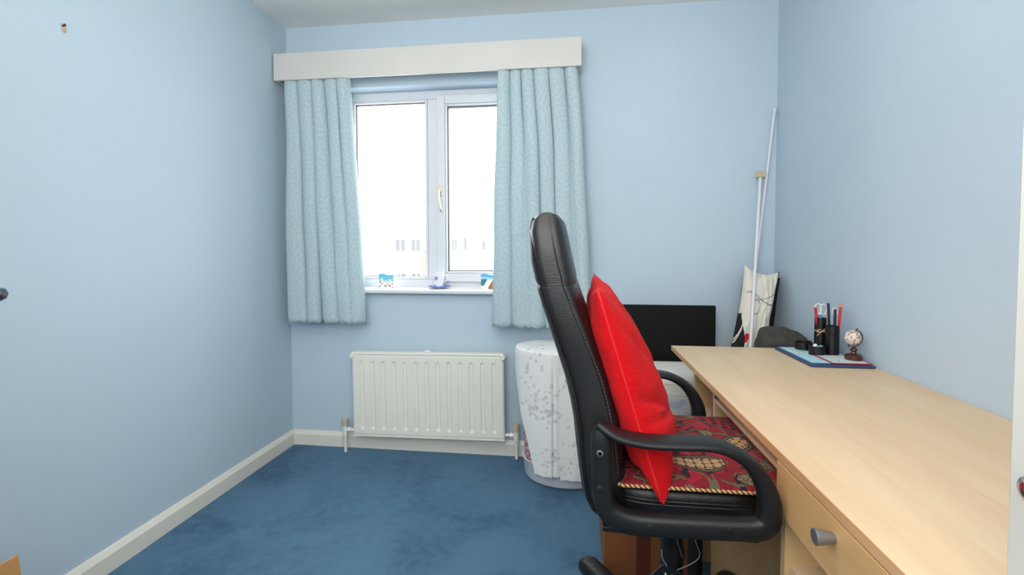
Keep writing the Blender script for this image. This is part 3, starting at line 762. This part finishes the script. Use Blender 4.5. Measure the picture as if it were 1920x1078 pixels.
# backrest: rounded sweep along a leaning spine (half thickness horizontal)
sp = [(1.199,-.056,.012),(1.195,-.056,.026),(1.182,-.056,.038),(1.16,-.055,.0425),(1.10,-.046,.046),(1.058,-.0365,.046),(1.052,-.0355,.0445),(1.0475,-.0345,.041),(1.043,-.0333,.0445),(1.037,-.032,.046),(1.0,-.020,.047),(.95,-.002,.048),(.90,.015,.049),(.85,.032,.050),(.80,.045,.051),(.75,.055,.052),(.70,.061,.053),(.65,.066,.052),(.60,.071,.050),(.575,.076,.042),(.560,.081,.028),(.555,.083,.012)]
def superring(z, xc, hx, hy, n=56, e=3.2, yc=YC, crown=0):
    r = []
    for k in range(n):
        a = 2*PI*k/n; c, s = math.cos(a), math.sin(a)
        x = hx*abs(c)**(2/e)*(1 if c > 0 else -1); y = hy*abs(s)**(2/e)*(1 if s > 0 else -1)
        r.append(Vector((xc+x, yc+y, z)))
    return r
R = []
for z, xc, hx in sp:
    hy = .215
    if z > 1.14: hy = .215-.024*((z-1.14)/.059)**2.6
    if z < .6: hy = .215-.03*((.6-z)/.045)**2
    if z < .97: hy -= .008*math.sin(min(1,(.97-z)/.3)*PI)
    R.append(superring(z, xc, hx*.97, hy, 64, 4.6))
MB().rings(R).build('backrest', BLEATH, ch, smooth=60)
# rear shell
R = []
for z, xc, hx in sp[2:]:
    z2 = z+.006 if z > 1.1 else z-.004
    hy = .200 if z < 1.15 else .182
    xr = xc-hx*.97
    R.append([Vector((xr-.004+.010*abs(c)**5, YC+hy*c, z2)) for c in [k/8-1 for k in range(17)]]+[Vector((xr+.010+.006*abs(c)**5, YC+(hy-.006)*c, z2)) for c in [1-k/8 for k in range(17)]])
MB().rings(R).build('back_shell', BSHELL, ch, smooth=50)
# stitching: dashes along the side and the cross seam
m = MB()
def sidept(z, frac):
    for (a,b_) in zip(sp,sp[1:]):
        if a[0] >= z >= b_[0]:
            t = (a[0]-z)/(a[0]-b_[0]); xc = lerp(a[1],b_[1],t); hx = lerp(a[2],b_[2],t)*.97
            c = frac; sgn = 1 if c > 0 else -1
            s = (1-abs(c)**4.6)**(1/4.6); hy = .215 if z < 1.14 else .215-.024*((z-1.14)/.059)**2.6
            if z < .97: hy -= .008*math.sin(min(1,(.97-z)/.3)*PI)
            return Vector((xc+hx*c, YC-hy*s-.0004, z))
z = 1.165
while z > .66:
    f0 = lerp(.25,.55,min(1,(1.165-z)/.3))
    a = sidept(z,f0); b_ = sidept(z-.0045,f0)
    if a and b_: m.tube([a,b_], .0009, 5)
    z -= .0075
m.build('stitching', mat('grey_thread', srgb(84,84,88), .6), ch)
m = MB(); m.tube([p for p in superring(1.0475,-.0345,.0415*.97,.2135, n=60, e=4.6)], .0022, 6, loop=True); m.build('cross_seam', BLEATH, ch, smooth=60)
m = MB(); pts = [sidept(z,lerp(.18,.48,min(1,(1.185-z)/.3))) for z in [1.185-.02*k for k in range(27)]]
m.tube([p for p in pts if p], .0016, 6); m.build('side_piping', BLEATH, ch, smooth=60)
# seat
def roundbox(x0,x1,y0,y1,z0,z1,e=4,n=44,crown=.006,levels=10,ins=.5):
    R = []; cx_,cy_ = (x0+x1)/2,(y0+y1)/2; hx,hy = (x1-x0)/2,(y1-y0)/2; h_ = (z1-z0)
    for k in range(levels+1):
        t = -1+2*k/levels; q = (1-abs(t)**3.2)**(1/3.2) if abs(t) < 1 else 0
        i_ = (1-q)*min(hx,hy)*.22
        r = superring((z0+z1)/2+t*h_/2, cx_, hx-i_, hy-i_, n, e, cy_); R.append(r)
    # crowned top
    for s_ in (.75,.5,.25,.02):
        r = superring(z1+crown*(1-s_**2), cx_, (hx-min(hx,hy)*.22)*s_, (hy-min(hx,hy)*.22)*s_, n, e, cy_); R.append(r)
    return R
MB().rings(roundbox(.055,.440,1.000,1.400,.548,.628,crown=.004)).build('seat', BLEATH, ch, smooth=60)
m = MB()
for zz, e_ in ((.600,.0),(.592,.0)):
    r = superring(zz, .2475, .1925+.0008, .200+.0008, 120, 4, YC)
    m.tube(r, .0011, 5, loop=True)
m.build('seat_piping', BLEATH, ch, smooth=60)
MB().box(.08,.42,1.03,1.37,.535,.552).build('seat_pan', BLACKP, ch, bevel=.006)
# arms
def arm(ynear, yfar, mirror, top=.05):
    k = 1.022
    def c(x,z): return (x*k, 1.12+(z-1.12)*k)
    # centre line (x,z), half thickness, half width in Y
    L = [(.047,.786,.006,.014),(.060,.778,.009,.023),(.088,.764,.009,.029),(.14,.7555,.0085,.031),(.20,.7555,.0085,.031),(.250,.7560,.0090,.030),(.288,.7475,.0105,.027),(.322,.727,.013,.023),(.346,.697,.016,.021),(.360,.662,.019,.021),(.362,.630,.021,.021),(.354,.608,.022,.021),(.325,.600,.021,.020),(.25,.597,.021,.019),(.17,.5955,.021,.019),(.108,.597,.022,.019),(.070,.615,.021,.019),(.058,.648,.020,.019),(.056,.70,.020,.019),(.054,.752,.019,.019),(.049,.777,.013,.015)]
    P = catmull([(a,b_,0) for a,b_,_,_ in L],5)
    Q = catmull([(t,w_,0) for _,_,t,w_ in L],5)
    yc = (ynear+yfar)/2; R = []; n = 20
    for i,p in enumerate(P):
        a = P[max(0,i-1)]; b_ = P[min(len(P)-1,i+1)]; t = (b_-a).normalized(); nr = Vector((-t.y,t.x,0))
        ht, hw = Q[i].x, Q[i].y; ring = []
        for j in range(n):
            an = 2*PI*j/n; cc, ss = math.cos(an), math.sin(an); e = 2.8
            o1 = ht*abs(cc)**(2/e)*(1 if cc > 0 else -1); o2 = hw*abs(ss)**(2/e)*(1 if ss > 0 else -1)
            q = p+nr*o1; X, Z = c(q.x,q.y); ring.append(Vector((X, yc+o2, Z)))
        R.append(ring)
    a_ = MB().rings(R).build('armrest', BLACKP, ch, smooth=50)
    ys = yc-.0185; s = -1
    for (px_,pz_,r_) in ((.051,.735,.0075),(.052,.665,.0080),(.145,.597,.0075),(.288,.602,.0075)):
        X,Z = c(px_,pz_)
        b0 = MB().lathe([(r_,0),(r_,.002),(r_*.6,.0035),(0,.0035)], (X,ys+.002,Z), 14, axis=(0,-1,0)).build('bolt_cover', BLACKP, a_, smooth=40)
    return a_
arm(.922,.962,1); arm(1.440,1.480,-1)
m = MB(); m.lathe([(.0068,0),(.0062,.002),(.0035,.0025),(.0033,.0005),(0,.0005)], (.0525,.9225,.727), 12, axis=(0,-1,0)); m.build('bolt', CHROME, ch, smooth=30)
MB().box(.06,.14,.955,1.445,.552,.564).build('arm_bracket', BLACKP, ch, bevel=.003)
MB().box(.28,.36,.955,1.445,.552,.564).build('arm_bracket', BLACKP, ch, bevel=.003)
MB().box(.06,.10,1.10,1.30,.535,.66).build('back_bracket', BLACKP, ch, bevel=.006)
# column, mechanism, base
cxx, cyy = .245, YC
MB().box(cxx-.09,cxx+.09,cyy-.07,cyy+.07,.49,.537).build('tilt_mechanism', BLACKP, ch, bevel=.01)
MB().lathe([(.014,.10),(.014,.40),(.027,.40),(.028,.49)], (cxx,cyy,0), 24).build('gas_lift', mat('gas_lift_steel', srgb(30,36,48), .3, metal=.5), ch, smooth=40)
MB().lathe([(.030,.10),(.028,.20),(.0275,.402)], (cxx,cyy,0), 24).build('column_sleeve', BLACKP, ch, smooth=40)
MB().lathe([(.040,.085),(.045,.10),(.043,.14),(.030,.155)], (cxx,cyy,0), 24).build('hub', BLACKP, ch, smooth=40)
th0 = math.atan2(1.520-cyy, .035-cxx)
for k in range(5):
    a = th0+k*2*PI/5; d = Vector((math.cos(a),math.sin(a),0)); sd = Vector((-d.y,d.x,0)); c0 = Vector((cxx,cyy,0))
    R = []
    for r_, z_, w_, h_ in ((.02,.124,.034,.030),(.10,.124,.033,.028),(.20,.124,.031,.026),(.30,.122,.030,.025),(.350,.120,.030,.026),(.370,.117,.027,.024),(.378,.115,.015,.014)):
        ring = []
        for j in range(16):
            an = 2*PI*j/16; cc,ss = math.cos(an),math.sin(an)
            ring.append(c0+d*r_+sd*(w_*abs(cc)**.7*(1 if cc > 0 else -1))+Vector((0,0,z_+h_*abs(ss)**.7*(1 if ss > 0 else -1))))
        R.append(ring)
    lg = MB().rings(R).build('leg', BLACKP, ch, smooth=50)
    cc0 = c0+d*.355
    cs = MB()
    for s in (-1,1):
        cs.lathe([(0,-.009),(.022,-.009),(.0255,-.006),(.0255,.006),(.022,.009),(0,.009)], cc0+sd*.016*s+Vector((0,0,.0257)), 24, axis=sd)
    cs.tube([cc0+Vector((0,0,.03)), cc0+Vector((0,0,.08))], .006, 8)
    cs.build('caster', BLACKP, lg, smooth=40)
# hanging paper tag and cord on the lever
m = MB(); m.tube([(cxx-.02,1.14,.515),(cxx-.02,1.02,.50),(cxx-.02,.985,.495)], .005, 8); m.build('height_lever', BLACKP, ch, smooth=40)
tg = MB().prism([(.155,.345),(.205,.395),(.235,.385),(.262,.36),(.215,.315),(.17,.312)], 1.088, 1.091).build('swing_tag', PB, ch); tg.location.z = .014
m = MB()
for k in range(2):
    for j in range(2): m.tube([(.208+.014*k,1.0865,.376-.013*j-.003*k),(.214+.014*k,1.0865,.364-.013*j-.003*k)], .0016, 5)
for (a,b_,c_,d_) in ((.176,.350,.196,.357),(.178,.358,.186,.346),(.187,.362,.197,.346),(.172,.352,.183,.356),(.192,.36,.202,.352),(.180,.344,.199,.349),(.169,.344,.179,.35)):
    m.tube([(a,1.0865,b_),(c_,1.0865,d_)], .0017, 5)
m.build('tag_lettering', mat('white_print', srgb(235,235,235), .6), tg)
m = MB(); GC = mat('grey_cord', srgb(120,122,124), .5)
m.tube(catmull([(.268,1.09,.52),(.272,1.088,.46),(.283,1.088,.425),(.270,1.088,.405),(.235,1.088,.385)],6), .0012, 6)
m.tube(catmull([(.200,1.088,.430),(.202,1.088,.410),(.212,1.088,.392)],6), .0018, 6)
m.tube(catmull([(.262,1.088,.36),(.240,1.087,.335),(.205,1.087,.31)],6), .0016, 6)
m.build('cord', GC, tg, smooth=60)

# ------------------------------------------------------------------ patterned seat pad
def paisley(u,v,side):
    base = srgb(122,10,28)[:3]; olive = srgb(96,88,64)[:3]; dark = srgb(30,18,22)[:3]; cream = srgb(176,148,104)[:3]; crim = srgb(152,16,38)[:3]
    X, Y = u*.38, v*.43
    c = base
    if noise.noise(Vector((X*22,Y*22,1))) > .18: c = crim
    def drop(cx,cy,ang,L,W,style=0):
        dx,dy = X-cx,Y-cy; ca,sa = math.cos(ang),math.sin(ang); a = (dx*ca+dy*sa)/L; b_ = (-dx*sa+dy*ca)/W
        b_ -= .35*(a*a-.2)
        if a < -1 or a > 1.0: return None
        wdt = math.sqrt(max(0,1-a*a))*(.35+.65*(a+1)/2)*1.15
        d = abs(b_)/max(wdt,1e-3)
        if d > 1: return None
        if d > .88 or a > .95: return dark
        if d > .74: return olive
        if d > .62: return dark
        if style == 0:
            g = math.sin(a*11)*math.sin(b_*8)
            if abs(g) < .12: return dark
            return srgb(170,36,44)[:3] if math.sin(a*33)*math.sin(b_*25) > .62 else cream
        return crim if math.sin(a*14)*math.cos(b_*9) > -.1 else dark
    for d in ((.175,.095,-.05,.070,.050,0),(.075,.20,2.6,.080,.048,1),(.29,.20,.7,.070,.046,0),(.18,.30,3.3,.075,.050,1),(.06,.36,.4,.07,.044,0),(.31,.35,2.2,.075,.045,1),(.035,.09,1.2,.055,.038,1)):
        q = drop(*d)
        if q: return q
    # scroll leaves near the front hem
    for cx,cy,R_ in ((.085,.032,.019),(.27,.032,.019),(.33,.10,.018),(.20,.175,.016),(.25,.275,.018),(.12,.27,.016),(.02,.24,.016),(.34,.28,.015),(.15,.38,.016),(.24,.40,.015)):
        r = math.hypot(X-cx,Y-cy); a = math.atan2(Y-cy,X-cx)
        if r < R_:
            s = math.sin(r/R_*9-a)
            return olive if s > -.2 else (dark if s < -.7 else cream)
        if r < R_*1.15: return dark
        if abs(Y-(cy-.010+.012*math.sin((X-cx)*60))) < .004 and abs(X-cx) < .055: return olive
        if abs(Y-(cy-.010+.012*math.sin((X-cx)*60))) < .0055 and abs(X-cx) < .055: return dark
    if noise.noise(Vector((X*38,Y*38,7))) > .34: return dark
    if abs(noise.noise(Vector((X*20,Y*20,12)))) < .035: return olive
    return c
def padm(x0,x1,y0,y1,z0,z1):
    m = MB(); cols = []; nx, ny = 190, 210
    for side in (0,1):
        for j in range(ny):
            for i in range(nx):
                u,v = i/(nx-1),j/(ny-1); a,b_ = 2*u-1,2*v-1
                k = (max(0,1-abs(a)**5)*max(0,1-abs(b_)**5))**.5
                z = (z0+z1)/2-.003+(.003 if side == 0 else -.001) + ((z1-z0)/2*k if side == 0 else -(z1-z0)/2*k+.002)
                if side == 0: z += .002*noise.noise(Vector((a*3,b_*3,4)))*k
                m.v.append((lerp(x0,x1,u)*1, lerp(y0,y1,v), z)); cols.append(paisley(u,v,side) if side == 0 else srgb(90,10,24)[:3])
    def e(s,i,j): return s*nx*ny+j*nx+i
    for s in (0,1):
        for j in range(ny-1):
            for i in range(nx-1): m.f.append((e(s,i,j),e(s,i+1,j),e(s,i+1,j+1),e(s,i,j+1)))
    for i in range(nx-1):
        for j in (0,ny-1): m.f.append((e(0,i,j),e(0,i+1,j),e(1,i+1,j),e(1,i,j)))
    for j in range(ny-1):
        for i in (0,nx-1): m.f.append((e(0,i,j),e(0,i,j+1),e(1,i,j+1),e(1,i,j)))
    return m, cols
pd = thing('seat_pad', 'crimson paisley seat pad with rope edging on the office chair', 'cushion')
m, cols = padm(.098,.462,.985,1.412,.628,.6515)
m.build('cover', PAINTCLOTH, pd, colors=cols, smooth=70)
# twisted rope edging: two strands
pts = []
for k in range(200): pts.append(Vector((lerp(.098,.462,k/200),.983,.6365)))
for k in range(220): pts.append(Vector((.464,lerp(.983,1.414,k/220),.6365)))
for k in range(200): pts.append(Vector((lerp(.464,.098,k/200),1.414,.6365)))
for k in range(220): pts.append(Vector((.096,lerp(1.414,.983,k/220),.6365)))
for s, mm in ((0,ROPE),(1,mat('dark_rope_strand', srgb(120,76,50), .8))):
    q = []
    for i,p in enumerate(pts):
        a = i*1.15+s*PI
        o1 = .0019*math.cos(a); o2 = .0019*math.sin(a)
        horiz = i < 200 or 420 <= i < 620
        q.append(p+(Vector((0,o1,o2)) if horiz else Vector((o1,0,o2))))
    MB().tube(q, .0021, 5, loop=True).build('rope_edging', mm, pd, smooth=60)

# ------------------------------------------------------------------ floor clutter behind the chair
cb = thing('cardboard_box', 'brown cardboard box on the floor behind the chair stem', 'box')
MB().box(.108,.400,1.62,1.90,.001,.40).build('box_body', CARDD, cb, bevel=.002)
MB().box(.215,.262,1.6185,1.62,.001,.40).build('parcel_tape', mat('brown_tape', srgb(98,52,36), .3), cb)
up = MB().lathe([(.024,.002),(.022,.02),(.020,.42),(.014,.43)], (.361,1.44,0), 20).build('upright_tube', BLACKP, smooth=40)
tag(up, 'dark upright tube on the floor between chair stem and desk', 'tube')
# black panel
tag(MB().box(.205,.700,2.455,2.480,.002,.842).build('black_panel', BLACK, bevel=.003), 'large black panel leaning by the back wall behind the desk', 'panel')
# carton and bedding bag
cb = thing('cardboard_box', 'cardboard box under the clear-fronted white bag behind the desk', 'box')
MB().box(.32,.72,2.14,2.42,.001,.372).build('box_body', CARDB, cb, bevel=.003)
MB().box(.49,.54,2.1385,2.14,.001,.372).build('parcel_tape', mat('clear_brown_tape', srgb(176,126,76), .3), cb)
bg_ = thing('bedding_bag', 'white fabric storage bag with clear front window behind the desk', 'bag')
MB().rings(roundbox(.33,.70,2.145,2.42,.374,.575,e=7,crown=.012)).build('bag_body', mat('white_bag_fabric', srgb(226,222,214), .8, bump=.3, bscale=200), bg_, smooth=60)
m = MB(); cols = []
m.grid(lambda u,v: (lerp(.35,.68,u), 2.1435-.001*math.sin(u*PI), lerp(.385,.468,v)), 70, 30)
for (x,y,z) in m.v:
    n_ = noise.noise(Vector((x*18,3,z*24))); c_ = srgb(206,210,216)
    if n_ > .22: c_ = srgb(214,216,184)
    if n_ < -.25: c_ = srgb(182,190,206)
    cols.append(c_[:3])
m.build('clear_window', mat('clear_vinyl', (1,1,1,1), .15, attr=True), bg_, colors=cols, smooth=60)
BT = mat('brown_thread', srgb(130,110,100), .8)
for zz in (.478,.528):
    x = .345; m = MB()
    while x < .685: m.tube([(x,2.1438,zz),(x+.006,2.1438,zz)], .0010, 5); x += .011
    m.build('stitching', BT, bg_)

# behind the desk, right corner
cb = thing('cardboard_box', 'tall box in the back right corner carrying the pillows', 'box')
MB().box(.812,.998,2.03,2.462,.001,.600).build('box_body', CARDB, cb, bevel=.003)
def pilfn(u,v,side):
    w_ = srgb(226,220,208)[:3]; bl = srgb(22,22,26)[:3]; g_ = srgb(140,134,126)[:3]
    if side == 1: return bl
    # grey wavy lines
    if abs(v-(.66+.05*math.sin(u*5+.5))) < .008 and u > .1: return g_
    if abs(v-(.62+.13*u*u)) < .006 and u > .45: return g_
    r = math.hypot((u-.42)*1.0,(v-.56)*1.15)
    if abs(r-.105) < .009 and v < .66: return g_
    # black motif with white arcs at lower left
    e = .30-.9*(v-.26)
    if u < e*.62+.03*math.sin(v*12) and v < .46:
        if abs(math.hypot(u+.1,v-.38)-.22) < .010 or abs(math.hypot(u+.08,v-.33)-.20) < .010: return w_
        return bl
    if math.hypot(u-.30,(v-.18)*1.2) < .07: return srgb(200,20,44)[:3]
    if .96 < u: return bl
    return w_
PC = PAINTCLOTH
m, cols = pillow(.160,.45,.050,.040,pilfn,n=110,pinch=.13,seed=4,wr=.008,pw=3)
zx = Vector((.225,.24,.95)).normalized(); xx = Vector((.98,-.04,-.14)); xx = (xx-zx*xx.dot(zx)).normalized(); yy = zx.cross(xx)
o = m.build('pillow', PC, colors=cols, smooth=70, xf=Matrix(((xx.x,yy.x,zx.x,.850),(xx.y,yy.y,zx.y,2.375),(xx.z,yy.z,zx.z,.818),(0,0,0,1))))
tag(o, 'cream pillow with grey loops propped in the back right corner', 'pillow')
m, _ = pillow(.15,.38,.022,.022,n=50,pinch=.05,seed=9)
o = m.build('pillow', mat('black_velvet', srgb(18,18,24), .9), smooth=70, xf=Matrix(((1,0,.10,.908),(0,1,.02,2.472),(-.10,0,1,.800),(0,0,0,1))))
tag(o, 'black pillow behind the cream pillow in the corner', 'pillow')
# charcoal bundle on the box: crumpled roll
R = []; rn = 44
cpts = catmull([(.795,2.19,.665),(.825,2.185,.700),(.865,2.17,.715),(.915,2.15,.700),(.960,2.12,.680),(.982,2.10,.668)],8)
for i,p in enumerate(cpts):
    t = i/(len(cpts)-1); rad_ = .074*(min(1,(t+.02)/.12)**.5)*(1-.15*t)*(min(1,(1.02-t)/.10)**.5)
    ring = []
    for j in range(rn):
        a = 2*PI*j/rn; q = 1+.22*noise.noise(Vector((math.cos(a)*2.4,math.sin(a)*2.4,t*3.5)))+.10*math.sin(a*5+t*11)+.04*math.sin(a*11-t*17)
        z = p.z+rad_*q*math.sin(a)*1.12; z = max(z,.602)
        x = min(p.x+rad_*.15*math.cos(a),.998)
        ring.append(Vector((x, p.y+rad_*q*math.cos(a), z)))
    R.append(ring)
o = MB().rings(R).build('folded_jacket', GREYCLOTH, smooth=180, subsurf=1)
tag(o, 'crumpled dark grey garment lying behind the far end of the desk', 'clothing')
# poles
def rod(label, a, b_, r, capm, block=None):
    a = Vector(a); b_ = Vector(b_); t = thing('curtain_pole', label, 'pole', None)
    MB().tube([a,b_], r, 14).build('rod', WPLAST, t, smooth=40)
    d = (b_-a).normalized()
    if block:
        o = MB().box(-.022,.022,-.012,.012,-.012,.018).build('end_bracket', CREAMP, t, bevel=.002); o.location = b_; o.rotation_euler = (0,0,.3)
    else: MB().tube([b_-d*.002,b_+d*.012,b_+d*.018], [r*1.35,r*1.35,r*.8], 14).build('end_cap', WPLAST, t, smooth=40)
    MB().tube([a,a+d*.012], r*1.3, 14).build('end_cap', WPLAST, t, smooth=40)
    return t
rod('long thin white pole leaning right up into the back corner', (.800,2.505,.004), (.984,2.530,1.800), .006, None)
rod('shorter white pole with a cream end bracket leaning on the back wall', (.690,2.040,.004), (.919,2.515,1.490), .007, None, True)
